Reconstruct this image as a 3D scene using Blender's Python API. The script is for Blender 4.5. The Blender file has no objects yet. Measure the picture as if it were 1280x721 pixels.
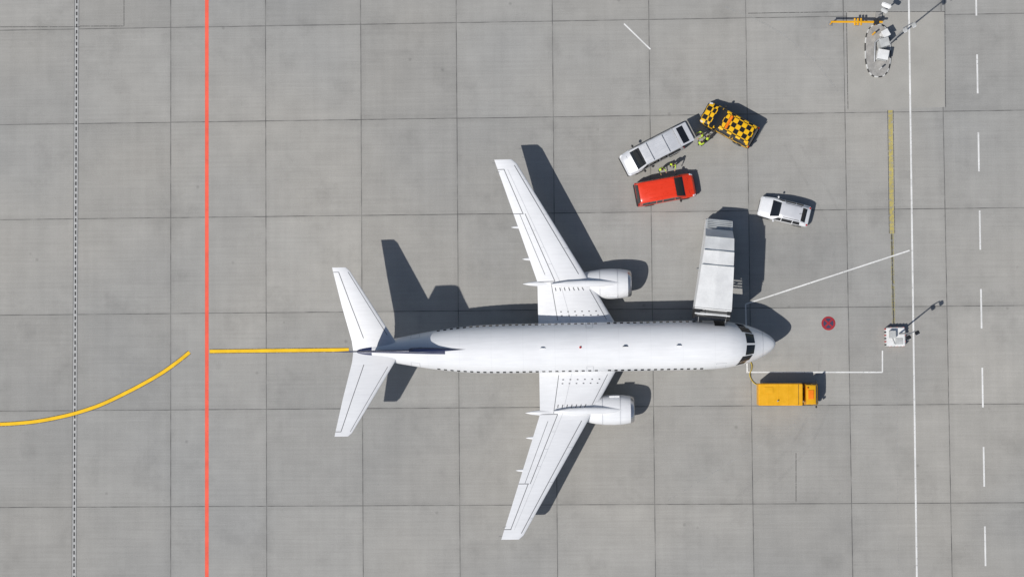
import bpy, bmesh, math, random
from mathutils import Matrix, Vector, Euler
random.seed(4)
sc=bpy.context.scene
# ------------------------------------------------------------------ camera model
F=1936.0; H=124.9
Zc=Vector((-75/F,75/F,1)).normalized()
Xc=Vector((math.cos(.0085),math.sin(.0085),0)); Xc=(Xc-Zc*Xc.dot(Zc)).normalized()
Yc=Zc.cross(Xc)
R=Matrix((Xc,Yc,Zc))
cam=bpy.data.cameras.new("camera"); camo=bpy.data.objects.new("camera",cam); sc.collection.objects.link(camo)
camo.matrix_world=Matrix.Translation((0,0,H))@R.to_4x4()
cam.sensor_width=36; cam.lens=36*F/1280; cam.clip_start=1; cam.clip_end=6000
sc.camera=camo
def G(px,py,h=0.0):
    """survey of the aerial plan: ground metres of a plan point standing at height h"""
    d=R@Vector(((px-640)/F,-(py-360.5)/F,-1)); t=(h-H)/d.z
    return Vector((d.x*t,d.y*t,h))
def head(a,b):
    return math.atan2(b.y-a.y,b.x-a.x)
# ------------------------------------------------------------------ materials
class NT:
    def __init__(s,name):
        s.m=bpy.data.materials.new(name); s.m.use_nodes=True; s.t=s.m.node_tree; s.n=s.t.nodes
        s.b=s.n["Principled BSDF"]; s.out=s.n["Material Output"]
    def new(s,t,**k):
        n=s.n.new(t)
        for a,v in k.items(): setattr(n,a,v)
        return n
    def link(s,a,b): s.t.links.new(a,b)
    def put(s,sock,v):
        if isinstance(v,bpy.types.NodeSocket): s.link(v,sock)
        else: sock.default_value=v
    def math(s,op,a,b=None,c=None):
        n=s.new("ShaderNodeMath",operation=op); s.put(n.inputs[0],a)
        if b is not None: s.put(n.inputs[1],b)
        if c is not None: s.put(n.inputs[2],c)
        return n.outputs[0]
    def coord(s): return s.new("ShaderNodeTexCoord").outputs["Object"]
    def mapping(s,v,scale=(1,1,1),rot=(0,0,0),loc=(0,0,0)):
        n=s.new("ShaderNodeMapping"); s.link(v,n.inputs[0]); n.inputs["Scale"].default_value=scale
        n.inputs["Rotation"].default_value=rot; n.inputs["Location"].default_value=loc; return n.outputs[0]
    def noise(s,v,scale,detail=4,rough=.55):
        n=s.new("ShaderNodeTexNoise"); s.link(v,n.inputs["Vector"]); n.inputs["Scale"].default_value=scale
        n.inputs["Detail"].default_value=detail; n.inputs["Roughness"].default_value=rough; return n.outputs["Fac"]
    def rng(s,v,a,b,c,d):
        n=s.new("ShaderNodeMapRange"); s.link(v,n.inputs[0])
        for i,x in enumerate((a,b,c,d)): n.inputs[i+1].default_value=x
        return n.outputs[0]
    def mix(s,f,a,b,bt="MIX"):
        n=s.new("ShaderNodeMix",data_type="RGBA",blend_type=bt); s.put(n.inputs[0],f); s.put(n.inputs[6],a); s.put(n.inputs[7],b)
        return n.outputs[2]
    def vscale(s,col,f):
        n=s.new("ShaderNodeVectorMath",operation="SCALE"); s.put(n.inputs[0],col); s.put(n.inputs["Scale"],f); return n.outputs[0]
def paint(name,col,rough=.35,metal=0,dirt=.12,scale=1.5,coat=0,spec=.5):
    k=NT(name); c=k.coord(); n1=k.noise(c,scale,3); n2=k.noise(c,scale*9,2)
    f=k.math("MULTIPLY",k.rng(n1,.3,.7,1-dirt,1.0+dirt*.3),k.rng(n2,.3,.7,1-dirt*.4,1.0))
    rgb=k.new("ShaderNodeRGB"); rgb.outputs[0].default_value=(*col[:3],1)
    k.link(k.vscale(rgb.outputs[0],f),k.b.inputs["Base Color"])
    k.link(k.rng(n1,.3,.7,rough*.8,min(1,rough*1.25)),k.b.inputs["Roughness"])
    k.b.inputs["Metallic"].default_value=metal; k.b.inputs["Coat Weight"].default_value=coat
    k.b.inputs["Specular IOR Level"].default_value=spec
    return k.m
M={}
M["glass"]=paint("dark_glass",(.012,.014,.018),.08,0,.05)
M["black"]=paint("black_plastic",(.02,.02,.021),.6)
M["rubber"]=paint("rubber",(.018,.018,.018),.85)
M["rim"]=paint("wheel_rim",(.45,.45,.46),.35,.8)
M["steel"]=paint("galvanised_steel",(.42,.43,.44),.45,.5,.2)
M["greybox"]=paint("grey_cabinet_paint",(.50,.51,.50),.5,0,.2)
M["red"]=paint("red_van_paint",(.78,.045,.012),.3,0,.08,coat=.4)
M["silver"]=paint("silver_paint",(.62,.63,.65),.35,.15,.06,coat=.4)
M["whitecar"]=paint("white_car_paint",(.76,.77,.78),.3,0,.05,coat=.4)
M["yellow"]=paint("yellow_paint",(.80,.40,.006),.4,0,.12)
M["cable"]=paint("yellow_cable_sheath",(.45,.33,.05),.6)
M["orange"]=paint("orange_plastic",(.9,.22,.01),.3)
M["redlamp"]=paint("red_lamp",(.5,.01,.01),.2)
M["lamp"]=paint("lamp_lens",(.75,.77,.8),.12)
M["hivis"]=paint("hivis_cloth",(.62,.85,.05),.9)
M["navycloth"]=paint("navy_cloth",(.02,.025,.05),.95)
M["skin"]=paint("skin",(.52,.30,.21),.6)
M["hair"]=paint("hair",(.04,.025,.015),.8)
M["stairwhite"]=paint("stair_white_paint",(.76,.765,.755),.5,0,.15,.8)
M["stairgrey"]=paint("stair_grey_panel",(.50,.52,.52),.5,0,.15)
M["navy"]=paint("navy_paint",(.018,.028,.085),.4,0,.1)
M["metal"]=paint("bare_metal",(.62,.62,.63),.3,.9,.1)
M["darkmetal"]=paint("dark_metal",(.08,.08,.085),.4,.8)
M["line"]=paint("panel_seam",(.13,.135,.145),.7)
M["softline"]=paint("soft_panel_seam",(.50,.51,.53),.6)
M["concretelight"]=paint("kerb_concrete",(.36,.35,.33),.9,0,.3,3)
M["kerbwhite"]=paint("kerb_white",(.6,.6,.58),.8,0,.25,3)
def aircraft_white(name,base,rows):
    k=NT(name); c=k.coord()
    st=k.noise(k.mapping(c,(.5,6,6)),1.0,3); n2=k.noise(c,.5,3)
    f=k.math("MULTIPLY",k.rng(st,.35,.75,1.0,.93),k.rng(n2,.3,.7,.96,1.02))
    if rows:
        sx=k.new("ShaderNodeSeparateXYZ"); k.link(c,sx.inputs[0])
        fr=k.math("FRACT",k.math("DIVIDE",sx.outputs[0],2.45)); d=k.math("MINIMUM",fr,k.math("SUBTRACT",1,fr))
        f=k.math("MULTIPLY",f,k.rng(d,.004,.010,.94,1))
    rgb=k.new("ShaderNodeRGB"); rgb.outputs[0].default_value=(*base,1)
    k.link(k.vscale(rgb.outputs[0],f),k.b.inputs["Base Color"])
    k.b.inputs["Roughness"].default_value=.33; k.b.inputs["Coat Weight"].default_value=.3
    return k.m
M["acwhite"]=aircraft_white("aircraft_white_paint",(.775,.782,.79),True)
M["wingwhite"]=aircraft_white("wing_white_paint",(.735,.742,.752),False)
def road_paint(name,col,wear=.5,op=1.0,scale=6):
    k=NT(name); c=k.coord(); n=k.noise(c,scale,4,.7); n2=k.noise(c,.9,2)
    rgb=k.new("ShaderNodeRGB"); rgb.outputs[0].default_value=(*col,1)
    k.link(k.vscale(rgb.outputs[0],k.rng(n2,.3,.7,.85,1.08)),k.b.inputs["Base Color"]); k.b.inputs["Roughness"].default_value=.85
    k.link(k.math("MULTIPLY",k.rng(n,wear-.12,wear+.06,0.25 if op==1 else 0,1),op),k.b.inputs["Alpha"])
    return k.m
M["p_red"]=road_paint("red_road_paint",(.86,.12,.07),.34)
M["p_yel"]=road_paint("yellow_road_paint",(.86,.52,.01),.30)
M["p_white"]=road_paint("white_road_paint",(.72,.72,.70),.38)
M["p_faint"]=road_paint("faded_white_paint",(.5,.5,.48),.5,.30,3)
M["p_oldyel"]=road_paint("faded_yellow_paint",(.60,.50,.14),.47,.7,4)
M["p_ghostyel"]=road_paint("worn_yellow_paint",(.46,.41,.17),.52,.6,4)
M["p_tar"]=road_paint("tar_joint",(.06,.06,.06),.45,.7)
M["p_skid"]=road_paint("tyre_mark",(.12,.12,.12),.55,.05,1.2)
M["p_border"]=road_paint("paint_edge_dirt",(.06,.05,.03),.45,.6)
M["p_signred"]=road_paint("sign_red_paint",(.33,.02,.03),.25)
M["p_signblue"]=road_paint("sign_dark_paint",(.05,.045,.09),.25)
def ground_mat():
    k=NT("concrete_apron"); c=k.coord(); s=k.new("ShaderNodeSeparateXYZ"); k.link(c,s.inputs[0])
    gx=k.math("DIVIDE",k.math("ADD",s.outputs[0],1.33),7.82); gy=k.math("DIVIDE",k.math("SUBTRACT",s.outputs[1],3.12),7.81)
    def dist(g):
        f=k.math("FRACT",g); return k.math("MULTIPLY",k.math("MINIMUM",f,k.math("SUBTRACT",1,f)),7.81)
    dx,dy=dist(gx),dist(gy); d=k.math("MINIMUM",dx,dy)
    cb=k.new("ShaderNodeCombineXYZ"); k.link(k.math("FLOOR",gx),cb.inputs[0]); k.link(k.math("FLOOR",gy),cb.inputs[1])
    wn=k.new("ShaderNodeTexWhiteNoise",noise_dimensions="2D"); k.link(cb.outputs[0],wn.inputs["Vector"])
    slab=k.rng(wn.outputs["Value"],0,1,.925,1.055)
    # each slab was poured and broomed separately: shift the texture per slab
    sh=k.new("ShaderNodeVectorMath",operation="MULTIPLY_ADD"); k.link(wn.outputs["Color"],sh.inputs[0]); sh.inputs[1].default_value=(40,40,0); k.link(c,sh.inputs[2])
    cs=sh.outputs[0]
    bigf=k.noise(c,.045,2)
    big=k.rng(bigf,.3,.7,.91,1.07)
    med=k.rng(k.noise(cs,.45,4,.6),.3,.7,.935,1.06)
    fine=k.rng(k.noise(c,11,3,.75),.25,.75,.89,1.10)
    st1=k.rng(k.noise(k.mapping(cs,(.12,5.5,1)),1,3,.65),.3,.7,.95,1.05)
    st2=k.rng(k.noise(k.mapping(c,(1.6,.07,1),loc=(4,9,0)),1,3,.65),.3,.7,.965,1.03)
    f=slab
    for q in (big,med,fine,st1,st2): f=k.math("MULTIPLY",f,q)
    stn=k.rng(k.noise(k.mapping(c,(1,1,1),loc=(13,4,0)),.22,4,.7),.54,.72,1,.86); f=k.math("MULTIPLY",f,stn)
    vor=k.new("ShaderNodeTexVoronoi"); k.link(c,vor.inputs["Vector"]); vor.inputs["Scale"].default_value=.33
    spot=k.rng(vor.outputs["Distance"],.02,.06,.78,1); f=k.math("MULTIPLY",f,spot)
    side=k.rng(d,0,.45,.94,1); f=k.math("MULTIPLY",f,side)
    jn=k.rng(k.noise(c,.6,2,.7),.3,.65,.25,.85)
    j=k.math("MULTIPLY",k.rng(d,.020,.042,1,0),jn)
    base=k.mix(k.rng(bigf,.35,.65,0,1),(.312,.310,.296,1),(.326,.314,.287,1))
    col=k.vscale(base,f)
    col=k.mix(j,col,(.045,.045,.045,1))
    k.link(col,k.b.inputs["Base Color"]); k.b.inputs["Roughness"].default_value=.88
    return k.m
M["ground"]=ground_mat()
def checker_mat():
    k=NT("yellow_black_check_paint"); c=k.coord()
    ch=k.new("ShaderNodeTexChecker"); k.link(k.mapping(c,loc=(.11,.19,.07)),ch.inputs["Vector"]); ch.inputs["Scale"].default_value=1/.385
    ch.inputs["Color1"].default_value=(.82,.46,.008,1); ch.inputs["Color2"].default_value=(.012,.012,.012,1)
    k.link(ch.outputs[0],k.b.inputs["Base Color"]); k.b.inputs["Roughness"].default_value=.35
    return k.m
M["check"]=checker_mat()
def drain_mat():
    k=NT("slot_drain_grating"); c=k.coord(); s=k.new("ShaderNodeSeparateXYZ"); k.link(c,s.inputs[0])
    fr=k.math("FRACT",k.math("DIVIDE",s.outputs[1],.5)); slot=k.rng(fr,.60,.62,1,0)
    ax=k.math("ABSOLUTE",s.outputs[0]); cen=k.rng(ax,.055,.07,1,0); edge=k.rng(ax,.14,.16,0,1)
    m=k.math("MAXIMUM",k.math("MULTIPLY",slot,cen),k.math("MULTIPLY",edge,.8))
    n=k.rng(k.noise(c,3,3),.3,.7,.8,1.1)
    base=k.vscale((.42,.42,.41),n)
    k.link(k.mix(m,base,(.04,.04,.04,1)),k.b.inputs["Base Color"]); k.b.inputs["Roughness"].default_value=.8
    return k.m
M["drain"]=drain_mat()
# ------------------------------------------------------------------ mesh helpers
def link(o,parent=None):
    sc.collection.objects.link(o)
    if parent is not None: o.parent=parent
    return o
def empty(name,loc=(0,0,0),rz=0):
    e=bpy.data.objects.new(name,None); e.location=loc; e.rotation_euler=(0,0,rz); e.empty_display_size=.3; return link(e)
def mesh(name,vs,fs,mats,parent=None,idx=None,smooth=None):
    me=bpy.data.meshes.new(name); me.from_pydata([tuple(v) for v in vs],[],fs); 
    if not isinstance(mats,(list,tuple)): mats=[mats]
    for m in mats: me.materials.append(m)
    if idx: 
        for p,i in zip(me.polygons,idx): p.material_index=i
    bm=bmesh.new(); bm.from_mesh(me); bmesh.ops.recalc_face_normals(bm,faces=bm.faces); bm.to_mesh(me); bm.free()
    if smooth is not None:
        for p in me.polygons: p.use_smooth=True
        me.set_sharp_from_angle(angle=math.radians(smooth))
    return link(bpy.data.objects.new(name,me),parent)
def box(name,c,size,mat,parent=None,rot=(0,0,0),bev=.02,top=None):
    bm=bmesh.new(); bmesh.ops.create_cube(bm,size=1)
    for v in bm.verts:
        if top and v.co.z>0: v.co.x*=top[0]; v.co.y*=top[1]
        v.co=Vector((v.co.x*size[0],v.co.y*size[1],v.co.z*size[2]))
    if bev: bmesh.ops.bevel(bm,geom=bm.edges[:],offset=min(bev,min(size)*.3),segments=2,affect='EDGES')
    me=bpy.data.meshes.new(name); bm.to_mesh(me); bm.free(); me.materials.append(mat)
    o=bpy.data.objects.new(name,me); o.location=c; o.rotation_euler=rot; return link(o,parent)
def tube(name,pts,r,mat,parent=None,n=10,caps=True):
    pts=[Vector(p) for p in pts]; rs=r if isinstance(r,(list,tuple)) else [r]*len(pts)
    vs=[];fs=[]
    for i,p in enumerate(pts):
        d=(pts[min(i+1,len(pts)-1)]-pts[max(i-1,0)]).normalized()
        up=Vector((0,0,1)) if abs(d.z)<.9 else Vector((1,0,0)); a=d.cross(up).normalized(); b=d.cross(a)
        for k in range(n):
            t=2*math.pi*k/n; vs.append(p+(a*math.cos(t)+b*math.sin(t))*rs[i])
    for i in range(len(pts)-1):
        for k in range(n): fs.append((i*n+k,i*n+(k+1)%n,(i+1)*n+(k+1)%n,(i+1)*n+k))
    if caps: fs.append(tuple(range(n))); fs.append(tuple((len(pts)-1)*n+k for k in range(n)))
    return mesh(name,vs,fs,mat,parent,smooth=40)
def lathe(name,prof,c,mat,parent=None,n=36,axis='x',idxf=None,mats=None):
    vs=[];fs=[];ix=[]
    for (a,r) in prof:
        for k in range(n):
            t=2*math.pi*k/n
            if axis=='x': vs.append((c[0]+a,c[1]+r*math.cos(t),c[2]+r*math.sin(t)))
            elif axis=='y': vs.append((c[0]+r*math.cos(t),c[1]+a,c[2]+r*math.sin(t)))
            else: vs.append((c[0]+r*math.cos(t),c[1]+r*math.sin(t),c[2]+a))
    for i in range(len(prof)-1):
        for k in range(n):
            fs.append((i*n+k,i*n+(k+1)%n,(i+1)*n+(k+1)%n,(i+1)*n+k)); ix.append(idxf(i) if idxf else 0)
    return mesh(name,vs,fs,mats or mat,parent,ix,smooth=35)
def ribbon(name,pts,w,mat,z,parent=None,taper=None):
    vs=[];fs=[]; pts=[Vector((p[0],p[1],0)) for p in pts]
    for i,p in enumerate(pts):
        d=(pts[min(i+1,len(pts)-1)]-pts[max(i-1,0)]).normalized(); nrm=Vector((-d.y,d.x,0))
        vs+=[p+nrm*w/2+Vector((0,0,z)),p-nrm*w/2+Vector((0,0,z))]
    for i in range(len(pts)-1): fs.append((2*i,2*i+1,2*i+3,2*i+2))
    return mesh(name,vs,fs,mat,parent)
def smoothpts(pts,n=8):
    out=[]; P=[Vector((p[0],p[1],0)) for p in pts]
    for i in range(len(P)-1):
        p0,p1,p2,p3=P[max(i-1,0)],P[i],P[i+1],P[min(i+2,len(P)-1)]
        for k in range(n):
            t=k/n; out.append(.5*((2*p1)+(p2-p0)*t+(2*p0-5*p1+4*p2-p3)*t*t+(3*p1-p0-3*p2+p3)*t**3))
    out.append(P[-1]); return out
# ------------------------------------------------------------------ ground
mesh("apron_ground",[(-2500,-2500,0),(2500,-2500,0),(2500,2500,0),(-2500,2500,0)],[(0,1,2,3)],M["ground"])
def ext(a,b,e0=0,e1=0):
    d=(b-a).normalized(); return [a-d*e0,b+d*e1]
ribbon("red_boundary_line",ext(G(258.5,0),G(258.5,721),30,30),.30,M["p_red"],.004)
dr=ext(G(96,0),G(92.5,721),30,30); 
L=(dr[1]-dr[0]).length
o=mesh("drain_channel",[(-.2,0,0),(.2,0,0),(.2,L,0),(-.2,L,0)],[(0,1,2,3)],M["drain"]); o.location=(dr[0].x,dr[0].y,.004); o.rotation_euler=(0,0,head(dr[0],dr[1])-math.pi/2)
tx=empty("yellow_taxi_line")
cur=smoothpts([G(*p) for p in [(237,440),(222,452),(203,465.5),(180,479),(155,492),(125,506),(95,516),(70,522),(45,526.5),(20,529),(0,530),(-60,532),(-300,534)]])
for nm,pts in (("curve",cur),("straight",[G(262,439),G(436,437)])):
    ribbon(nm+"_edge",pts,.38,M["p_border"],.008,tx); ribbon(nm,pts,.27,M["p_yel"],.012,tx)
ribbon("white_edge_line",ext(G(1136,0),G(1146,721),30,30),.14,M["p_white"],.008)
dl=empty("white_dashed_line"); a=G(1220.5,20); b=G(1232,711); d=(b-a).normalized(); per=(b-a).length/7.04
dl0=a-d*per*5
for i in range(17):
    p=dl0+d*per*i; ribbon("dash_%d"%i,[p-d*per*.5,p],.13,M["p_white"],.004,dl)
sb=empty("stand_boundary_line")
for i,(p,q) in enumerate([((1137,313),(932,380)),((932,380),(934,465)),((933,465),(1103,465)),((1103,465),(1103,438))]):
    ribbon("segment_%d"%i,[G(*p),G(*q)],.11,M["p_white"],.012+.0012*i,sb)
ribbon("white_marking",[G(780,30),G(813,62)],.11,M["p_white"],.004)
ol=empty("faded_guide_line")
ribbon("old_yellow",[G(1113,138),G(1115,292)],.34,M["p_oldyel"],.004,ol)
for e in(-.22,.22): ribbon("tar",[G(1113,138)+Vector((e,0,0)),G(1115,292)+Vector((e,0,0))],.05,M["p_tar"],.0085,ol)
ribbon("ghost_yellow",[G(1115,292.3),G(1117,404)],.26,M["p_ghostyel"],.004,ol)
ribbon("tar_tail",[G(1115,292.3)+Vector((-.03,0,0)),G(1117,404)],.10,M["p_tar"],.008,ol)
ribbon("tar_tail_b",[G(1115,292)+Vector((.25,0,0)),G(1120,721)+Vector((.2,0,0))],.07,M["p_faint"],.0065,ol)
old=empty("faded_white_marking")
ribbon("arc",smoothpts([G(*p) for p in [(905,8),(960,32),(1010,68),(1048,115)]]),.16,M["p_faint"],.005,old)
for i in range(9):
    t0=i/9; a=G(835,625); b=G(1000,525); ribbon("piece",[a.lerp(b,t0),a.lerp(b,t0+.075)],.10,M["p_faint"],.005,old)
tm=empty("tyre_marks")
for i,pl in enumerate([[(980,180),(1040,300),(1030,420),(1000,540),(900,640)],[(1000,180),(1062,300),(1052,420),(1018,548),(912,655)]]):
    ribbon("mark_%d"%i,smoothpts([G(*p) for p in pl]),.22,M["p_skid"],.0062+.0007*i,tm)
def patch_mat():
    k=NT("patched_concrete"); c=k.coord(); f=k.math("MULTIPLY",k.rng(k.noise(c,.5,4),.3,.7,.92,1.06),k.rng(k.noise(c,12,3,.7),.25,.75,.9,1.08))
    k.link(k.vscale((.342,.332,.304),f),k.b.inputs["Base Color"]); k.b.inputs["Roughness"].default_value=.9; return k.m
M["patch"]=patch_mat()
mesh("repaired_pavement",[Vector((G(x,y).x,G(x,y).y,.003)) for x,y in((1059,15),(1180,15),(1181,134),(1060,137))],[(0,1,2,3)],M["patch"])
jt=empty("pavement_joint")
for i,(p,q) in enumerate([((1058,15),(1181,15)),((1058,15),(1060,137)),((1181,0),(1182,135)),((995,566),(995,627)),((155,0),(155,33)),((100,33),(155,33)),((0,34),(100,34)),((935,17),(1058,15))]):
    ribbon("joint_%d"%i,[G(*p),G(*q)],.05,M["p_tar"],.0032+.0004*i if i>2 else .0055+.0004*i,jt)
ns=empty("no_stopping_marking",G(1035.5,404))
def disc(nm,r0,r1,z,mat,parent,n=40):
    vs=[];fs=[]
    for k in range(n):
        t=2*math.pi*k/n; vs+=[(r0*math.cos(t),r0*math.sin(t),z),(r1*math.cos(t),r1*math.sin(t),z)]
    for k in range(n): fs.append((2*k,2*k+1,(2*k+3)%(2*n),(2*k+2)%(2*n)))
    return mesh(nm,vs,fs,mat,parent)
disc("field",0.001,.55,.009,M["p_signblue"],ns); disc("ring",.40,.555,.013,M["p_signred"],ns)
for i,a in enumerate((45,-45)):
    v=Vector((math.cos(math.radians(a)),math.sin(math.radians(a)),0)); ribbon("bar_%d"%i,[v*-.42,v*.42],.13,M["p_signred"],.015+.002*i,ns)
# ------------------------------------------------------------------ aircraft
nose=G(969.5,429.3,2.6); tl=G(440,439.3,4.3)
ac=empty("passenger_airplane",(nose.x,nose.y,0),head(tl,nose)); ac.scale=(1.008,1.03,1.0)
ST=[(0,.02,2.62,2.56,2.6),(.12,.30,2.88,2.25,2.58),(.45,.62,3.12,2.0,2.58),(1.0,.95,3.42,1.75,2.62),(1.6,1.22,3.78,1.55,2.7),(2.2,1.43,4.20,1.40,2.8),(2.9,1.60,4.62,1.28,2.9),(3.8,1.75,4.92,1.16,3.0),(4.8,1.84,5.05,1.10,3.08),(6,1.88,5.1,1.08,3.1),
(9,1.88,5.1,1.08,3.1),(14,1.88,5.1,1.08,3.1),(18,1.88,5.1,1.08,3.1),(20.5,1.88,5.1,1.12,3.1),(22.5,1.85,5.1,1.35,3.15),(24.5,1.72,5.09,1.78,3.3),(26.5,1.48,5.06,2.3,3.5),(28.5,1.14,5.0,2.9,3.8),(30,.85,4.92,3.35,4.0),(31.3,.56,4.82,3.75,4.2),(32.2,.34,4.68,4.0,4.3),(32.55,.18,4.55,4.15,4.35),(32.62,.02,4.4,4.32,4.36)]
def interp(s):
    i=0
    while i<len(ST)-2 and ST[i+1][0]<=s: i+=1
    a,b=ST[i],ST[i+1]; h=b[0]-a[0]; t=(s-a[0])/h; out=[]
    for c in range(1,5):
        def tan(j):
            if j==0 or j==len(ST)-1: return (ST[min(j+1,len(ST)-1)][c]-ST[max(j-1,0)][c])/(ST[min(j+1,len(ST)-1)][0]-ST[max(j-1,0)][0])
            l=(ST[j][c]-ST[j-1][c])/(ST[j][0]-ST[j-1][0]); r=(ST[j+1][c]-ST[j][c])/(ST[j+1][0]-ST[j][0])
            return 0 if l*r<=0 else 2*l*r/(l+r)
        m0,m1=tan(i)*h,tan(i+1)*h
        out.append((2*t**3-3*t*t+1)*a[c]+(t**3-2*t*t+t)*m0+(-2*t**3+3*t*t)*b[c]+(t**3-t*t)*m1)
    return out
def S(s,th,off=0):
    w,zt,zb,zc=interp(s); c,sn=math.cos(th),math.sin(th)
    y=(w+off)*sn; z=zc+((zt-zc) if c>0 else (zc-zb))*c+off*c
    return Vector((-s,y,z))
ss=[0,.04,.12,.25]+[.45+.25*i for i in range(22)]+[6+.8*i for i in range(1,19)]+[20.8+.45*i for i in range(26)]+[32.2,32.4,32.5,32.58,32.62]
ss=sorted(set(round(x,3) for x in ss if x<=32.62)); NR=64
vs=[S(s,2*math.pi*k/NR) for s in ss for k in range(NR)]
fs=[(i*NR+k,i*NR+(k+1)%NR,(i+1)*NR+(k+1)%NR,(i+1)*NR+k) for i in range(len(ss)-1) for k in range(NR)]
fs+= [tuple(range(NR)),tuple((len(ss)-1)*NR+k for k in range(NR))]
mesh("fuselage",vs,fs,M["acwhite"],ac,smooth=60)
def patch(name,s0,s1,t0,t1,mat,off=.012,n=5,sl=0):
    vs=[];fs=[]
    for i in range(n+1):
        for j in range(n+1):
            th=math.radians(t0+(t1-t0)*j/n); f=j/n; s=s0+(s1-s0)*i/n+sl*f; vs.append(S(s,th,off))
    for i in range(n):
        for j in range(n): fs.append((i*(n+1)+j,i*(n+1)+j+1,(i+1)*(n+1)+j+1,(i+1)*(n+1)+j))
    return vs,fs
def multi(name,plist,mat,parent):
    V=[];Fc=[]
    for v,f in plist:
        o=len(V); V+=v; Fc+=[tuple(x+o for x in q) for q in f]
    return mesh(name,V,Fc,mat,parent)
wins=[]
for sd in(1,-1):
    s=5.75
    while s<26.3:
        if not(13.2<s<13.6): wins.append(patch("w",s,s+.24,sd*67,sd*78,None,.008,2))
        s+=.508
multi("cabin_windows",wins,M["glass"],ac)
cw=[]
for sd in(1,-1):
    cw.append(patch("",1.74,2.42,sd*3,sd*33,None,.012,5,.10))
    cw.append(patch("",1.92,2.75,sd*36,sd*56,None,.012,5,.28))
    cw.append(patch("",2.38,3.02,sd*57.5,sd*73,None,.012,5,.22))
multi("cockpit_windows",cw,M["glass"],ac)
multi("open_door_dark_patch",[patch("",4.05,4.85,50,100,None,.016,5)],M["black"],ac)  # skin stays closed; black patch paints in the dark of the open doorway
sm=[]
def frame(s0,s1,t0,t1,w=.03):
    dt=math.degrees(w/1.9)
    return [patch("",s0,s1,t0,t0+dt,None,.011,4),patch("",s0,s1,t1-dt,t1,None,.011,4),patch("",s0,s0+w,t0+dt,t1-dt,None,.011,4),patch("",s1-w,s1,t0+dt,t1-dt,None,.011,4)]
sm+=frame(4.0,4.8,-112,-50); sm+=frame(14.2,14.75,50,80); sm+=frame(14.2,14.75,-80,-50); sm+=frame(27.6,28.3,-105,-48); sm+=frame(27.6,28.3,48,105)
sm+=frame(7.5,8.7,-125,-95)
multi("door_seams",sm,M["softline"],ac)
multi("nose_radome_seam",[patch("",1.05,1.08,-179,179,None,.006,30)],M["softline"],ac)
for i,(s,h) in enumerate([(7.4,.28),(11.5,.3),(17.8,.22)]):
    z=S(s,0).z
    mesh("antenna_%d"%i,[(-s,.02,z-.02),(-s-.45,.02,z-.02),(-s-.5,.01,z+h),(-s-.3,.01,z+h),(-s,-.02,z-.02),(-s-.45,-.02,z-.02),(-s-.5,-.01,z+h),(-s-.3,-.01,z+h)],[(0,1,2,3),(4,5,6,7),(0,1,5,4),(1,2,6,5),(2,3,7,6),(3,0,4,7)],M["line"] if i==1 else M["softline"],ac)
lathe("beacon",[(0,.001),(.0,.09),(.08,.08),(.13,.03),(.14,.001)],(-15.2,0,5.09),M["redlamp"],ac,16,'z')
vs=[];fs=[];n1,n2=24,28
for i in range(n1+1):
    u=i/n1; s=11.2+8.6*u; r=math.sin(math.pi*min(max(u,.001),.999))**.55
    for k in range(n2):
        t=2*math.pi*k/n2; vs.append((-s,2.12*r*math.cos(t),1.75+.82*r*math.sin(t)))
for i in range(n1):
    for k in range(n2): fs.append((i*n2+k,i*n2+(k+1)%n2,(i+1)*n2+(k+1)%n2,(i+1)*n2+k))
mesh("belly_fairing",vs,fs,M["acwhite"],ac,smooth=60)
NX=[0,.006,.02,.05,.09,.14,.2,.28,.36,.45,.55,.65,.75,.85,.93,1.0]
def yt(x,t): return 5*t*(.2969*math.sqrt(x)-.126*x-.3516*x*x+.2843*x**3-.1015*x**4)
WS=[(0.0,11.4,18.45,1.85,.13),(1.9,12.45,18.45,2.0,.13),(3.4,13.35,18.45,2.16,.125),(5.08,14.38,18.45,2.34,.12),(8.5,16.45,19.60,2.70,.11),(12,18.58,20.78,3.06,.105),(14.15,19.88,21.52,3.29,.10),(14.45,20.25,21.62,3.32,.07)]
HS=[(0.0,29.0,32.75,4.55,.09),(0.8,29.5,32.85,4.63,.09),(3.5,31.2,33.55,4.95,.085),(6.1,32.85,34.15,5.25,.08),(6.35,33.15,34.2,5.27,.05)]
def wing(name,W,sd,mat,parent):
    vs=[];fs=[];n=len(NX)
    for (t,le,te,z,th) in W:
        c=te-le
        for x in NX: vs.append((-(le+x*c),sd*t,z+c*(yt(x,th)*1.15)))
        for x in reversed(NX[1:-1]): vs.append((-(le+x*c),sd*t,z-c*yt(x,th)*.75))
    m=2*n-2
    for i in range(len(W)-1):
        for k in range(m): fs.append((i*m+k,i*m+(k+1)%m,(i+1)*m+(k+1)%m,(i+1)*m+k))
    fs.append(tuple((len(W)-1)*m+k for k in range(m)))
    return mesh(name,vs,fs,mat,parent,smooth=40)
def wsurf(W,t,x,off=.012):
    i=0
    while i<len(W)-2 and W[i+1][0]<=t: i+=1
    a,b=W[i],W[i+1]; u=(t-a[0])/(b[0]-a[0]); 
    def pt(q):
        c=q[2]-q[1]; j=0
        while j<len(NX)-2 and NX[j+1]<=x: j+=1
        v=(x-NX[j])/(NX[j+1]-NX[j]); yy=yt(NX[j],q[4])*(1-v)+yt(NX[j+1],q[4])*v
        return Vector((-(q[1]+x*c),q[0],q[3]+c*yy*1.15+off))
    return pt(a).lerp(pt(b),u)
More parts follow.
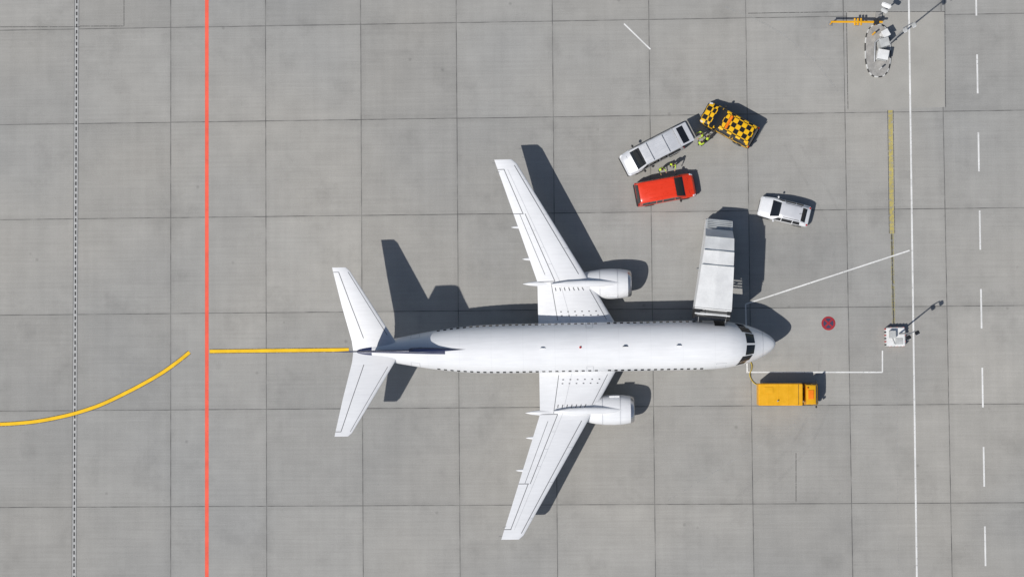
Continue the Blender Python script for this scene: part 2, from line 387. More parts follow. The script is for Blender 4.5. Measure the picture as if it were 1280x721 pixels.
def wline(W,p,q,w,sd,n=14):
    vs=[];P=[]
    for i in range(n+1):
        u=i/n; P.append(wsurf(W,p[0]+(q[0]-p[0])*u,p[1]+(q[1]-p[1])*u))
    for i,a in enumerate(P):
        d=(P[min(i+1,n)]-P[max(i-1,0)]); d.z=0; d.normalize(); nn=Vector((-d.y,d.x,0))*w/2
        for e in(nn,-nn): v=a+e; vs.append(Vector((v.x,v.y*sd,v.z)))
    return vs,[(2*i,2*i+1,2*i+3,2*i+2) for i in range(n)]
for sd,side in((1,"port"),(-1,"starboard")):
    wing("wing_"+side,WS,sd,M["wingwhite"],ac); wing("tailplane_"+side,HS,sd,M["wingwhite"],ac)
    A=[wline(WS,(5.6,.13),(14.0,.16),.05,sd,30),wline(WS,(2.1,.09),(4.4,.09),.04,sd),
       wline(WS,(5.08,.66),(10.3,.66),.05,sd,24),wline(WS,(10.3,.72),(13.7,.72),.05,sd),wline(WS,(2.1,.74),(5.0,.74),.045,sd),
       wline(WS,(10.3,.70),(10.3,1.0),.05,sd),wline(WS,(13.7,.70),(13.7,1.0),.05,sd),wline(WS,(5.08,.66),(5.08,1.0),.05,sd),
       wline(WS,(5.6,.80),(10.3,.82),.035,sd,20),
       wline(HS,(1.0,.70),(6.0,.68),.05,sd),wline(HS,(1.2,.10),(6.0,.14),.035,sd),wline(HS,(6.0,.68),(6.0,1),.04,sd)]
    multi("control_surface_seams_"+side,A,M["line"],ac)
    B=[wline(WS,(2.0,.57),(13.7,.56),.025,sd,30)]
    for t in(7.6,10.2,12.9): B.append(wline(WS,(t,.0),(t,.14),.025,sd,6)); 
    for t in(6.4,7.7,9.0): B.append(wline(WS,(t,.56),(t,.66),.03,sd,4))
    multi("skin_seams_"+side,B,M["softline"],ac)
    C=[]
    for t in(2.45,2.75): 
        for x in(.16,.26,.36,.46,.56,.66): C.append(wline(WS,(t,x),(t,x+.022),.08,sd,2))
    for x in(.2,.28,.36,.44,.52,.6,.68): C.append(wline(WS,(4.35,x),(4.6,x),.07,sd,2))
    multi("walkway_marks_"+side,C,M["line"],ac)
    c=(0,sd*4.85,1.50); en=empty("engine_"+side); en.parent=ac
    prof=[(-13.0,.70),(-12.0,.72),(-11.35,.78),(-11.15,.84),(-11.06,.91),(-11.12,.98),(-11.35,1.05),(-11.9,1.13),(-12.6,1.17),(-13.4,1.15),(-14.2,1.05),(-14.9,.90),(-15.2,.82),(-15.18,.78),(-14.6,.78)]
    lathe("nacelle",prof,c,None,en,48,'x',lambda i:(1 if i<2 else 2 if i<6 else 0),[M["acwhite"],M["darkmetal"],M["metal"]])
    lathe("fan",[(-12.6,.71),(-12.55,.3),(-12.5,.25),(-12.2,.12),(-12.05,.001)],c,M["darkmetal"],en,32,'x')
    lathe("core_nozzle",[(-14.6,.62),(-15.4,.52),(-16.0,.42),(-16.02,.38),(-15.9,.30),(-16.5,.12),(-16.7,.001)],c,M["metal"],en,32,'x')
    for s in(12.15,13.55):
        r=1.155 if s<13 else 1.145
        lathe("cowl_seam",[(-s,r+.012),(-s-.03,r+.012)],c,M["softline"],en,48,'x')
    py=[];pf=[]
    PP=[(11.95,.03,2.62,2.3),(12.5,.16,2.74,2.2),(13.6,.24,2.92,2.0),(15.0,.26,2.98,2.0),(16.2,.22,2.99,2.1),(17.0,.10,2.96,2.2),(17.4,.02,2.88,2.3)]
    for s,w,zt,zb in PP:
        for yy,zz in((-w,zb),(-w,zt-.10),(-w*.55,zt),(w*.55,zt),(w,zt-.10),(w,zb)): py.append((-s,c[1]+yy,zz))
    for i in range(len(PP)-1):
        for k in range(5): pf.append((i*6+k,i*6+k+1,(i+1)*6+k+1,(i+1)*6+k))
    pf+=[tuple(range(6)),tuple((len(PP)-1)*6+k for k in range(6))]
    mesh("pylon",py,pf,M["acwhite"],en,smooth=50)
    box("nacelle_strake",(-12.6,sd*(4.85-1.0),2.1),(.8,.04,.25),M["acwhite"],en,rot=(sd*.7,0,0),bev=.01)
    for i,(t,te,l,r) in enumerate([(4.95,18.45,1.15,.26),(6.85,19.05,.55,.15),(9.3,19.87,.55,.14)]):
        z=wsurf(WS,t,.9).z-.22
        lathe("flap_fairing_%d"%i,[(-(te+l),.01),(-(te+l*.6),r*.5),(-(te),r*.85),(-(te-.8),r),(-(te-1.8),r*.6),(-(te-2.4),.02)],(0,sd*t,z),M["wingwhite"],ac,16)
    for i,x in enumerate((20.6,21.2)): tube("static_wick_%d"%i,[(-21.55+.3*i,sd*(14.2-.7*i),3.3),(-21.8+.3*i,sd*(14.2-.7*i),3.3)],.012,M["line"],ac,6)
FS=[(4.7,26.0,31.0,.62),(6.2,27.55,31.65,.50),(8.5,29.45,32.5,.36),(10.85,31.35,33.3,.22),(11.1,31.75,33.4,.12)]
vs=[];fs=[];ix=[];n=len(NX);m=2*n-2
FZ=[4.7,5.2,5.55,6.2,7.3,8.5,9.7,10.85,11.1]
def fint(z):
    for a,b in zip(FS,FS[1:]):
        if a[0]<=z<=b[0]: u=(z-a[0])/(b[0]-a[0]); return [a[j]*(1-u)+b[j]*u for j in(1,2,3)]
for z in FZ:
    le,te,th=fint(z); c=te-le
    for x in NX: vs.append((-(le+x*c),yt(x,th/c),z))
    for x in reversed(NX[1:-1]): vs.append((-(le+x*c),-yt(x,th/c),z))
for i in range(len(FZ)-1):
    for k in range(m): fs.append((i*m+k,i*m+(k+1)%m,(i+1)*m+(k+1)%m,(i+1)*m+k)); ix.append(1)
fs.append(tuple((len(FZ)-1)*m+k for k in range(m))); ix.append(1)
mesh("tail_fin",vs,fs,[M["acwhite"],M["navy"]],ac,ix,smooth=40)
D=[(24.0,5.10,.02),(25.2,5.28,.09),(26.4,5.62,.15),(27.4,6.15,.20),(28.2,6.9,.18)]
vs=[];fs=[]
for s,z,w in D: vs+=[(-s,w+.03,4.9),(-s,w*.6,z-.05),(-s,0,z),(-s,-w*.6,z-.05),(-s,-w-.03,4.9)]
for i in range(len(D)-1):
    for k in range(4): fs.append((i*5+k,i*5+k+1,(i+1)*5+k+1,(i+1)*5+k))
mesh("dorsal_fin",vs,fs,M["navy"],ac,smooth=50)
# navy livery strip along the starboard root of the fin, running onto the tail cone
multi("tail_livery_stripe",[patch("",25.6,31.8,-12,-4,None,.010,16),patch("",31.3,32.5,-60,60,None,.012,12)],M["navy"],ac)
def wheel(nm,c,r,w,parent,axis='y'):
    return lathe(nm,[(-w/2,r*.0+.001),(-w/2,r*.45),(-w*.42,r*.55),(-w/2,r*.62),(-w/2,r*.9),(-w*.35,r),(w*.35,r),(w/2,r*.9),(w/2,r*.62),(w*.42,r*.55),(w/2,r*.45),(w/2,.001)],c,None,parent,24,axis,lambda i:(0 if i in(0,1,9,10) else 1),[M["rim"],M["rubber"]])
g=empty("landing_gear"); g.parent=ac
tube("nose_strut",[(-3.9,0,1.5),(-4.0,0,.35)],.09,M["steel"],g)
for y in(-.2,.2): wheel("nose_wheel",(-4.0,y,.34),.34,.2,g)
for sd in(1,-1):
    tube("main_strut",[(-16.4,sd*2.6,2.2),(-16.4,sd*2.6,.5)],.13,M["steel"],g)
    for y in(-.42,.42): wheel("main_wheel",(-16.4,sd*2.6+y,.52),.52,.36,g)
# ------------------------------------------------------------------ vehicles
def body(name,stn,mats,parent,glass_side=(),glass_top=(),z0=.32,body_mat=0,rearglass=True):
    bm=bmesh.new(); rows=[]
    for (xb,xr,w,zb,wr,zr) in stn:
        r=[(xb,w*.95,z0),(xb,w,z0+.22),(xb,w*1.0,zb),(xr+(xb-xr)*.12,wr+(w-wr)*.10,zr-.06 if zr-zb>.25 else zb+(zr-zb)*.6),(xr,wr-.07,zr),(xr,wr*.5,zr+.022)]
        row=[bm.verts.new((a,b,c)) for a,b,c in r]+[bm.verts.new((xr,0,zr+.03))]+[bm.verts.new((a,-b,c)) for a,b,c in reversed(r)]
        rows.append(row)
    gs=[];gt=[]
    n=len(rows[0])
    for i in range(len(rows)-1):
        top=[]
        for k in range(n-1):
            f=bm.faces.new((rows[i][k],rows[i][k+1],rows[i+1][k+1],rows[i+1][k])); f.material_index=body_mat
            if i in glass_side and k in(2,n-4): gs.append(f)
            if i in glass_top and 4<=k<=n-6: top.append(f)
        if top: gt.append(top)
        bm.faces.new((rows[i][0],rows[i+1][0],rows[i+1][n-1],rows[i][n-1]))
    bm.faces.new(rows[0]); bm.faces.new(rows[-1])
    bmesh.ops.recalc_face_normals(bm,faces=bm.faces)
    if gs:
        bmesh.ops.inset_individual(bm,faces=gs,thickness=.045,depth=-.012)
        for f in gs: f.material_index=1
    for top in gt:
        bmesh.ops.inset_region(bm,faces=top,thickness=.03,depth=-.012)
        for f in top: f.material_index=1
    me=bpy.data.meshes.new(name); bm.to_mesh(me); bm.free()
    for m in mats: me.materials.append(m)
    for p in me.polygons: p.use_smooth=True
    me.set_sharp_from_angle(angle=math.radians(28))
    return link(bpy.data.objects.new(name,me),parent)
def running_gear(p,xs,w,r=.33):
    for i,x in enumerate(xs):
        for j,s in enumerate((1,-1)):
            wheel("wheel_%d%d"%(i,j),(x,s*(w-.10),r),r,.22,p)
            lathe("wheel_arch_%d%d"%(i,j),[(-.02,.001),(-.02,r+.07),(.012,r+.07),(.012,.001)],(x,s*(w-.004),r+.03),M["black"],p,24,'y')
def van_details(p,l,w,paintm,zt):
    fx=l/2
    box("front_bumper",(fx-.05,0,.48),(.22,w*1.8,.26),M["black"],p,bev=.06)
    box("rear_bumper",(-fx+.02,0,.48),(.18,w*1.86,.24),M["black"],p,bev=.05)
    for s in(1,-1):
        box("headlamp",(fx-.20,s*(w-.20),.86),(.30,.26,.16),M["lamp"],p,rot=(0,.5,-s*.35),bev=.04)
        box("tail_lamp",(-fx+.06,s*(w-.10),1.15),(.06,.12,.45),M["redlamp"],p)
        box("mirror",(fx-1.32,s*(w+.14),1.15),(.16,.24,.22),M["black"],p,bev=.05)
        tube("wiper",[(fx-.98,s*.15+.15,1.13),(fx-1.15,s*.35+.3,1.30)],.012,M["black"],p,6)
    box("grille",(fx-.04,0,.74),(.10,w*1.1,.12),M["black"],p,bev=.03)
def van(name,a,b,width,paintm,height=1.93,ribs=True,openback=False):
    l=(Vector((b.x,b.y))-Vector((a.x,a.y))).length; c=(a+b)/2; p=empty(name,(c.x,c.y,0),head(a,b)); w=width/2; f=l/2; wr=w-.17
    st=[(f,f,w*.82,.70,w*.74,.80),(f-.14,f-.14,w*.94,.86,w*.84,.96),(f-.85,f-.85,w,1.02,w*.88,1.14),(f-1.05,f-1.62,w,1.06,wr,height-.03),(f-1.75,f-1.80,w,1.08,wr,height),(f-2.75,f-2.75,w,1.08,wr,height),(-f+1.5,-f+1.5,w,1.08,wr,height),(-f+.30,-f+.42,w,1.08,wr,height),(-f+.04,-f+.26,w*.97,1.08,wr*.97,height-.05)]
    body("body",st,[paintm,M["glass"]],p,glass_side=(3,4,5,6),glass_top=(2,))
    x0=-f+.04; x1=-f+.26
    if not openback:
        q=[Vector((x0+.02,s*(w*.80),1.16)) for s in(1,-1)]+[Vector((x1-.045,s*(wr*.84),height-.16)) for s in(-1,1)]
        off=Vector((-.03,0,.005)); mesh("rear_window",[v+off for v in q]+[v+off+Vector((.02,0,0)) for v in q],[(0,1,2,3),(4,5,6,7),(0,1,5,4),(1,2,6,5),(2,3,7,6),(3,0,4,7)],M["glass"],p)
    running_gear(p,(f-.95,-f+.95),w); van_details(p,l,w,paintm,height)
    if ribs:
        for i in range(5):
            y=(-2+i)*wr*.38; box("roof_rib_%d"%i,(-.35,y,height+.03),(l-2.6,.05,.018),paintm,p,bev=.008)
    box("hood_seam",(f-.52,0,1.075),(.015,w*1.3,.008),M["black"],p,bev=0,rot=(0,.12,0))
    return p,l,w,wr
van("red_van",G(795.5,242.5,1.9),G(868.5,230,1.2),1.95,M["red"])
p,l,w,wr=van("white_van",G(850,170.5,1.9),G(780,208,1.0),1.95,M["silver"],2.05,True,True)
f=l/2
tg=box("raised_tailgate",(-f-.30,0,2.13),(1.15,1.62,.07),M["silver"],p,rot=(0,-.10,0),bev=.03)
box("tailgate_glass",(-f-.22,0,2.172),(.55,1.36,.03),M["glass"],p,rot=(0,-.10,0),bev=.01)
box("cargo_dark_panel",(-f+.10,0,1.45),(.10,1.5,.95),M["black"],p,rot=(0,.2,0))  # solid black panel standing in for the shade inside the open cargo bay
for s in(1,-1): tube("gas_strut",[(-f+.15,s*.75,1.6),(-f-.35,s*.74,2.1)],.015,M["steel"],p,6)
for x in(-1.2,.2): box("roof_bar",(x,0,2.13),(.04,1.5,.05),M["steel"],p,bev=.01)
p,l,w,wr=van("checkered_airport_van",G(944,171,1.9),G(881,139,1.0),1.92,M["check"],1.85,False)
box("light_bar",(l/2-2.1,0,1.94),(.20,1.15,.11),M["orange"],p,bev=.04)
box("light_bar_base",(l/2-2.1,0,1.885),(.20,1.2,.05),M["black"],p,bev=.01)
a=G(1011,270.5,1.2);b=G(951,257,.8); c=(a+b)/2; p=empty("parked_car",(c.x,c.y,0),head(a,b))
hs=[(2.03,2.03,.68,.56,.60,.64),(1.95,1.93,.78,.68,.68,.78),(1.10,1.10,.86,.84,.76,.98),(.80,.38,.87,.90,.64,1.44),(.15,.15,.87,.91,.64,1.49),(-.75,-.75,.87,.93,.64,1.50),(-1.40,-1.32,.86,.95,.62,1.46),(-1.88,-1.76,.83,.95,.64,1.06),(-2.02,-2.0,.78,.80,.66,.92),(-2.07,-2.07,.72,.6,.6,.68)]
bo=body("body",hs,[M["whitecar"],M["glass"],M["silver"]],p,(3,4,5),(2,6),.24)
for q in bo.data.polygons:
    if q.center.z>1.45 and q.material_index==0: q.material_index=2
running_gear(p,(1.30,-1.25),.87,.31)
for s in(1,-1):
    box("headlamp",(1.80,s*.62,.74),(.26,.20,.12),M["lamp"],p,rot=(0,.4,-s*.5),bev=.04); box("tail_lamp",(-1.93,s*.68,.88),(.12,.16,.20),M["redlamp"],p,bev=.03)
    box("mirror",(.72,s*.97,.97),(.14,.18,.14),M["whitecar"],p,bev=.04); tube("roof_rail",[(.1,s*.57,1.51),(-1.2,s*.56,1.50)],.015,M["black"],p,6)
box("front_bumper_grille",(2.03,0,.45),(.05,1.0,.14),M["black"],p); tube("aerial",[(-1.1,0,1.5),(-1.3,0,1.65)],.01,M["black"],p,6)
a=G(947.5,492.8,1.6);b=G(1022,492.5,1.0); c=(a+b)/2; p=empty("ground_power_truck",(c.x,c.y,0),head(a,b)); l=(b-a).length; f=l/2
box("chassis",(0,0,.52),(l-.3,1.0,.2),M["black"],p)
box("box_body",(-.65,0,1.25),(l-1.35,1.72,1.4),M["yellow"],p,bev=.05)
for i in range(4): box("roof_seam_%d"%i,(-f+.75+.8*i,0,1.958),(.03,1.6,.012),M["black"] if i==3 else M["yellow"],p,bev=0)
box("exhaust_grille",(-1.6,.35,1.965),(.7,.5,.03),M["yellow"],p,bev=.01); tube("exhaust",[(-.9,-.5,1.9),(-.9,-.5,2.15)],.05,M["steel"],p)
cabst=[(f,f,.74,.9,.70,.98),(f-.06,f-.10,.82,1.12,.76,1.22),(f-.10,f-.30,.84,1.15,.74,1.84),(f-.55,f-.55,.84,1.15,.76,1.90),(f-1.05,f-1.05,.84,1.15,.76,1.90)]
body("cab",cabst,[M["yellow"],M["glass"]],p,(2,3),(1,),.4)
box("cab_roof_hatch",(f-.68,0,1.945),(.42,.7,.03),M["orange"],p,bev=.01)
box("beacon",(f-.95,.5,1.99),(.14,.14,.12),M["orange"],p,bev=.04)
box("bumper",(f+.02,0,.55),(.12,1.6,.24),M["black"],p)
for s in(1,-1): box("mirror",(f-.2,s*.98,1.45),(.1,.18,.28),M["black"],p); box("headlamp",(f+.0,s*.6,.78),(.06,.22,.14),M["lamp"],p)
running_gear(p,(f-.75,-f+1.0),.86,.36)
cb=smoothpts([G(*q) for q in[(948,482),(941,477),(937,468),(940,458),(936,448)]]); tube("power_cable",[v+Vector((0,0,.06)) for v in cb]+[G(936,446)+Vector((0,0,.1)),G(935,441)+Vector((0,0,1.3))],.045,M["cable"],None,8)
# ------------------------------------------------------------------ passenger stairs
A=G(899.5,276,2.5); B=G(892,401,5.2); Ld=(Vector((B.x,B.y))-Vector((A.x,A.y))).length
st=empty("passenger_stairs",(A.x,A.y,0),head(A,B))
def hw(x): return 1.0+.42*x/Ld
def sh(x): return (-.12)*x/Ld
zs=[(0,1.0,2.5),(.75,1.4,2.75),(1.5,1.9,4.4),(2.6,2.4,5.0),(4.0,2.7,5.15),(Ld-1.0,2.9,5.25)]
for s in(1,-1):
    vs=[];fs=[]
    for x,_,zt in zs:
        y=s*hw(x)+sh(x)
        zb=.9+1.6*min(1,x/(Ld*.7))
        vs+=[(x,y,zb),(x,y,zt-.04),(x,y-s*.05,zb),(x,y-s*.05,zt-.04)]
    for i in range(len(zs)-1):
        b=i*4; fs+=[(b,b+1,b+5,b+4),(b+2,b+3,b+7,b+6),(b,b+2,b+6,b+4),(b+1,b+3,b+7,b+5)]
    fs+=[(0,1,3,2),tuple(len(vs)-4+k for k in(0,1,3,2))]
    mesh("side_wall",vs,fs,M["stairwhite"],st)
def rpanel(x0,x1,z0,z1,mat,nm,ov=.05,lift=0):
    vs=[]
    for x,z in((x0,z0),(x1,z1)):
        for s in(1,-1): vs.append((x,s*(hw(x)+ov)+sh(x),z+lift)); 
        vs.append((x,sh(x),z+lift+.06))
    vs=[vs[0],vs[2],vs[1],vs[3],vs[5],vs[4]]
    lo=[(a,b,c-.05) for a,b,c in vs]; V=vs+lo
    return mesh(nm,V,[(0,1,4,3),(1,2,5,4),(6,7,10,9),(7,8,11,10),(0,1,7,6),(1,2,8,7),(3,4,10,9),(4,5,11,10),(0,3,9,6),(2,5,11,8)],mat,st)
rpanel(-.05,.72,2.5,2.75,M["stairgrey"],"rear_canopy",.03)
for i in range(5): box("canopy_rib_%d"%i,(.08+.14*i,0,2.60+.05*i),(.04,1.9,.03),M["steel"],st,rot=(0,-.3,0),bev=.01)
rpanel(.74,1.52,2.95,4.35,M["stairwhite"],"roof_panel_a",.03)
rpanel(1.42,2.62,4.45,4.95,M["stairwhite"],"roof_panel_b",.03)
rpanel(2.52,3.75,5.03,5.12,M["stairwhite"],"roof_panel_c",.03)
rpanel(3.68,Ld-.95,5.19,5.24,M["stairwhite"],"roof_panel_d",.05)
for x in(1.47,2.57,3.71): box("roof_edge",(x,sh(x),(4.52 if x<2 else 5.06 if x<3 else 5.25)+.03),(.05,2*hw(x)+.04,.04),M["stairgrey"],st,bev=.01)
box("platform",(Ld-.45,sh(Ld),2.72),(1.1,2.7,.14),M["steel"],st)
for i in range(4): box("bellow_%d"%i,(Ld-.88+.2*i,sh(Ld),5.16-.03*i),(.11,2.86-.06*i,.10),M["stairwhite"] if i in(0,2) else M["black"],st,bev=.03)
for s in(1,-1):
    box("front_post",(Ld-.9,s*1.36+sh(Ld),3.95),(.10,.08,2.4),M["steel"],st); box("side_bellow",(Ld-.5,s*1.34+sh(Ld),3.95),(.75,.06,2.3),M["black"],st)
    tube("handrail",[(Ld-.9,s*1.1,3.8),(Ld+.1,s*1.05,3.8)],.03,M["steel"],st)
box("chassis",(Ld*.42,0,.6),(Ld*.85,1.1,.25),M["black"],st)
for x in(1.3,5.0):
    for s in(1,-1): wheel("wheel",(x,s*.85,.4),.4,.26,st)
cab2=[(-.25,-.25,.8,.9,.74,.98),(-.20,-.1,.95,1.1,.85,1.2),(-.15,.1,.97,1.12,.8,1.9),(.9,.9,.97,1.12,.8,1.95)]
body("driver_cab",cab2,[M["stairwhite"],M["glass"]],st,(2,),(1,),.4)
for i in range(14): box("step_%d"%i,(.9+.36*i,0,1.0+.125*i),(.34,1.7,.04),M["steel"],st,bev=.005)
for x,z in((3.2,2.2),(5.6,2.5)):
    for s in(1,-1): tube("support",[(x,s*.5,.7),(x+.3,s*.8,z)],.05,M["steel"],st)
    for s in(1,-1): tube("stabiliser",[(x+.6,s*.9,.6),(x+.6,s*1.25,.05)],.05,M["steel"],st)
# ------------------------------------------------------------------ people
def skin(name,pts,edges,parent,root=0,sub=1):
    me=bpy.data.meshes.new(name); me.from_pydata([p[:3] for p in pts],edges,[]); o=link(bpy.data.objects.new(name,me))
    md=o.modifiers.new("s","SKIN"); md.use_smooth_shade=True
    for i,p in enumerate(pts):
        v=me.skin_vertices[0].data[i]; r=p[3]; v.radius=(r,r) if not isinstance(r,tuple) else r; v.use_root=(i==root)
    if sub: ss_=o.modifiers.new("b","SUBSURF"); ss_.levels=sub; ss_.render_levels=sub
    dg=bpy.context.evaluated_depsgraph_get(); m2=bpy.data.meshes.new_from_object(o.evaluated_get(dg)); bpy.data.objects.remove(o)
    for p in m2.polygons: p.use_smooth=True
    o2=link(bpy.data.objects.new(name,m2),parent); return o2
def person(loc,rz,lean=.0,reach=.3,reach2=.0):
    p=empty("ground_crew_person",(loc.x,loc.y,0),rz)
    L=lambda z:lean*max(0,z-.95)
    sp=[(0,0,.95,.14),(L(1.15),0,1.15,.14),(L(1.36),0,1.36,.155),(L(1.48),0,1.48,.075),(L(1.55),0,1.56,.058)]
    ed=[(0,1),(1,2),(2,3),(3,4)]
    hands=[]
    for s,rc in((1,reach),(-1,reach2)):
        i=len(sp); x=L(1.42)
        sp+=[(x,s*.19,1.42,.062),(x+.10*rc,s*.25,1.14+.1*rc,.048),(x+.10*rc+.22*(rc>0.1)+.02,s*.23,.93+.25*rc,.036)]
        ed+=[(2,i),(i,i+1),(i+1,i+2)]; hands.append((Vector(sp[i+2][:3]),s,(Vector(sp[i+2][:3])-Vector(sp[i+1][:3])).normalized()))
        j=len(sp); sp+=[(0,s*.10,.86,.10),(.02,s*.12,.48,.066),(-.03,s*.13,.09,.048),(.12,s*.15,.05,.045)]
        ed+=[(0,j),(j,j+1),(j+1,j+2),(j+2,j+3)]
    b=skin("clothed_body",sp,ed,p)
    for m in(M["hivis"],M["navycloth"],M["rubber"],M["skin"]): b.data.materials.append(m)
    for f in b.data.polygons:
        c=f.center; f.material_index=3 if c.z>1.50 else (0 if (c.z>.9 and abs(c.y)<.24) else 2 if c.z<.10 else 1)
    for k,(w0,s,d) in enumerate(hands):
        side=Vector((1,0,0)) if abs(d.z)>.7 else Vector((0,s*-1,0)); pts=[(*w0,.030),(*(w0+d*.07),.036)]; ed=[(0,1)]
        for q in range(4):
            o=(q-1.5)*.022; ln=(.062,.075,.07,.055)[q]; a=w0+d*.09+side*o; i=len(pts); pts+=[(*a,.0095),(*(a+d*ln*.55),.009),(*(a+d*ln*.9+Vector((0,-s*.02,0))),.0075)]; ed+=[(1,i),(i,i+1),(i+1,i+2)]
        i=len(pts); a=w0+d*.035+side*.035; pts+=[(*a,.012),(*(a+side*.022+d*.035),.010),(*(a+side*.026+d*.06),.009)]; ed+=[(0,i),(i,i+1),(i+1,i+2)]
        h=skin("hand_%d"%k,pts,ed,p); h.data.materials.append(M["skin"])
    hx=L(1.62)+.02
    hd=skin("head",[(hx-.01,0,1.60,(.07,.07)),(hx,0,1.67,(.085,.095)),(hx-.01,0,1.74,(.075,.085))],[(0,1),(1,2)],p,1,2); hd.data.materials.append(M["skin"])
    box("nose",(hx+.10,0,1.655),(.03,.025,.045),M["skin"],p,bev=.008); box("mouth",(hx+.088,0,1.615),(.012,.05,.012),M["redlamp"],p,bev=.003)
    for s in(1,-1): box("ear",(hx,s*.088,1.665),(.035,.016,.055),M["skin"],p,bev=.006); box("eye",(hx+.088,s*.032,1.685),(.012,.024,.012),M["black"],p,bev=.004)
    lathe("hair",[(-.02,.098),(.03,.097),(.075,.075),(.10,.035),(.108,.001)],(hx-.015,0,1.70),M["hair"],p,20,'z')
    return p
def P(px,py): return G(px,py,.9)
person(P(878,168),math.radians(200),.25,.8,.5)
person(P(885,173),math.radians(150),.1,.6,0)
person(P(876,180),math.radians(80),.05,.3,.3)
person(P(826,211),math.radians(-60),.2,.7,.2)
person(P(841,206),math.radians(-100),.1,.8,.0)
# ------------------------------------------------------------------ light mast island
isl=empty("utility_island",G(1097,64)); IW,IL=1.05,2.15
def oval(t):
    return math.copysign(abs(math.cos(t))**.75,math.cos(t)),math.copysign(abs(math.sin(t))**.8,math.sin(t))
n=56; vs=[];fs=[];ix=[]
for k in range(n):
    x,y=oval(2*math.pi*k/n)
    for (ox,z) in((0,0),(0,.13),(-.08,.15)): vs.append((x*(IW+ox),y*(IL+ox),z))
for k in range(n):
    k2=(k+1)%n
    for j in(0,1): fs.append((k*3+j,k2*3+j,k2*3+j+1,k*3+j+1)); ix.append((k//2)%2)
mesh("kerb",vs,fs,[M["kerbwhite"],M["black"]],isl,ix)
mesh("infill",[(oval(2*math.pi*k/n)[0]*(IW-.075),oval(2*math.pi*k/n)[1]*(IL-.075),.146) for k in range(n)],[tuple(range(n))],M["concretelight"],isl)
def cabinet(nm,c,sz,mat,par,rz=0):
    e=empty(nm,c,rz); e.parent=par
    box("case",(0,0,sz[2]/2),sz,mat,e,bev=.03); box("lid",(0,0,sz[2]+.03),(sz[0]+.08,sz[1]+.08,.05),mat,e,bev=.02); box("door",(0,-sz[1]/2-.012,sz[2]*.5),(sz[0]*.85,.02,sz[2]*.85),M["stairgrey"],e,bev=.005); box("plinth",(0,0,.04),(sz[0]+.12,sz[1]+.12,.08),M["concretelight"],e,bev=.01)
cabinet("switch_cabinet",(.3,.45,.14),(.7,.6,1.2),M["greybox"],isl,.25)
cabinet("hydrant_cabinet",(.25,-.45,.14),(.8,.7,.8),M["stairwhite"],isl,-.2)
cabinet("small_cabinet",(.45,1.2,.14),(.5,.5,1.0),M["stairwhite"],isl,.5)
tube("pipe",[(-.3,-.9,.2),(-.3,.6,.5),(.2,1.0,.6)],.07,M["steel"],isl); tube("bollard",[(-.4,1.3,.1),(-.4,1.3,1.0)],.07,M["yellow"],isl); tube("bollard",[(.1,-1.5,.1),(.1,-1.5,.9)],.07,M["kerbwhite"],isl)
def mast(name,loc,h,dark):
    p=empty(name,loc); tube("pole",[(0,0,.1),(0,0,h*.5),(0,0,h)],[.075,.06,.045],M["steel"],p,12)
    lathe("base_flange",[(.13,.001),(.13,.20),(.18,.20),(.18,.001)],(0,0,0),M["steel"],p,16,'z')
    tube("crossarm",[(-.35,-.2,h),(.35,.2,h)],.04,M["steel"],p,8)
    for i,(x,y) in enumerate(((-.33,-.18),(.33,.18))):
        box("floodlight_%d"%i,(x+.1,y-.16,h+.10),(.36,.30,.14),M["greybox"] if not dark else M["darkmetal"],p,rot=(.35,0,.5),bev=.04); box("lens_%d"%i,(x+.13,y-.22,h+.02),(.28,.22,.03),M["lamp"],p,rot=(.35,0,.5),bev=.01)
    return p
mast("light_mast",G(1108,58),8.0,False)
fl=empty("floodlight_stand",G(1098,20)); tube("post",[(0,0,0),(0,0,2.6)],.06,M["steel"],fl); box("base",(0,0,.1),(.5,.5,.2),M["concretelight"],fl)
box("floodlight",(.1,.25,2.7),(.75,.35,.35),M["stairwhite"],fl,rot=(.4,0,-.4),bev=.06); box("floodlight_b",(-.05,-.15,2.6),(.55,.3,.25),M["greybox"],fl,rot=(.3,0,-.5),bev=.05); tube("arm",[(0,-.3,2.5),(.1,.4,2.6)],.05,M["steel"],fl)
ba=empty("yellow_barrier",G(1097,31),math.pi-.02)
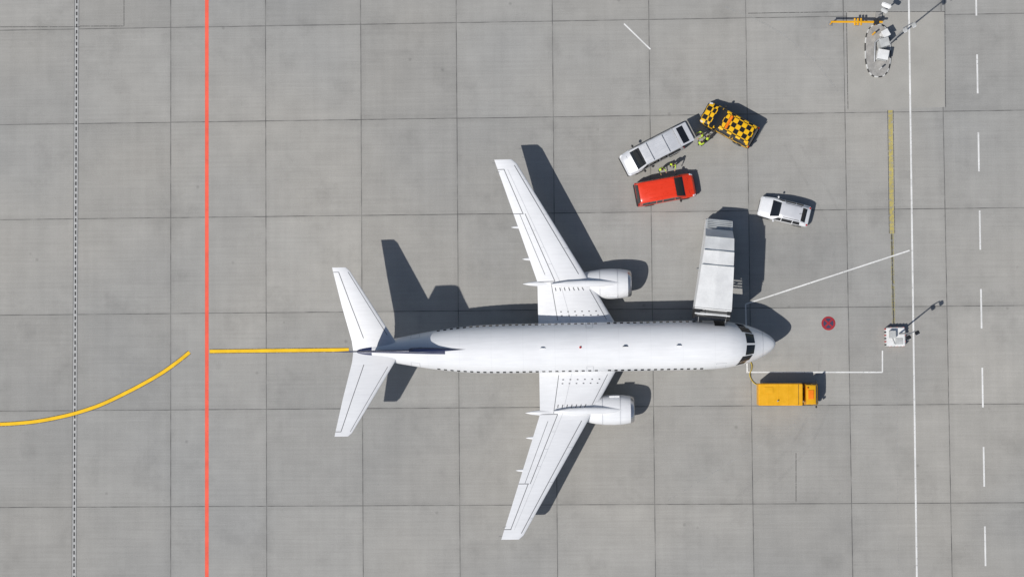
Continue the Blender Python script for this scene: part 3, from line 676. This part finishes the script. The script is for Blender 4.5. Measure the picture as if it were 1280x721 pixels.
tube("boom",[(-.2,0,1.0),(3.9,0,1.0)],.09,M["yellow"],ba); tube("boom_lower",[(0,0,.7),(2.0,0,.9)],.05,M["yellow"],ba)
for x in(.2,1.7,3.8): tube("post",[(x,0,0),(x,0,1.0)],.06,M["yellow"],ba); box("foot",(x,0,.04),(.3,.3,.08),M["steel"],ba)
for x in(1.5,1.75,2.0): tube("coupling",[(x,-.28,1.0),(x,.28,1.0)],.08,M["yellow"],ba)
box("valve",(.3,0,1.0),(.4,.35,.3),M["black"],ba)
lb=empty("concrete_lamp_block",G(1117.5,421)); 
box("block",(0,0,.35),(1.5,1.5,.7),M["stairwhite"],lb,bev=.06)
for i in range(6):
    for s in(1,-1): box("hazard_stripe",(-.62+.25*i,s*.76,.35),(.11,.02,.66),M["redlamp"] if i%2 else M["black"],lb,bev=0); box("hazard_stripe",(s*.76,-.62+.25*i,.35),(.02,.11,.66),M["redlamp"] if i%2 else M["black"],lb,bev=0)
box("switchbox",(-.3,.2,.9),(.5,.6,.4),M["greybox"],lb,bev=.03); box("hatch",(.25,-.35,.72),(.6,.5,.04),M["greybox"],lb,bev=.01); tube("conduit",[(-.3,-.1,.75),(-.1,-.6,.75)],.04,M["steel"],lb)
mast("light_mast",G(1122,417),5.0,True)
# ------------------------------------------------------------------ light
w=bpy.data.worlds.new("World"); sc.world=w; w.use_nodes=True; nt=w.node_tree
sky=nt.nodes.new("ShaderNodeTexSky"); sky.sky_type='NISHITA'; sky.sun_disc=False
EL=math.radians(52.5); az=Vector((-.786,-.618,0)).normalized()
sky.sun_elevation=EL; sky.sun_rotation=math.atan2(az.x,az.y)
bg=nt.nodes["Background"]; nt.links.new(sky.outputs[0],bg.inputs[0]); bg.inputs[1].default_value=.072
sun=bpy.data.lights.new("sun","SUN"); sun.energy=3.9; sun.angle=math.radians(.6); sun.color=(1,.965,.92)
so=link(bpy.data.objects.new("sun",sun)); d=Vector((-az.x*math.cos(EL),-az.y*math.cos(EL),-math.sin(EL))); so.rotation_euler=d.to_track_quat('-Z','Y').to_euler()
sc.view_settings.view_transform='Standard'; sc.view_settings.look='None'; sc.view_settings.exposure=0
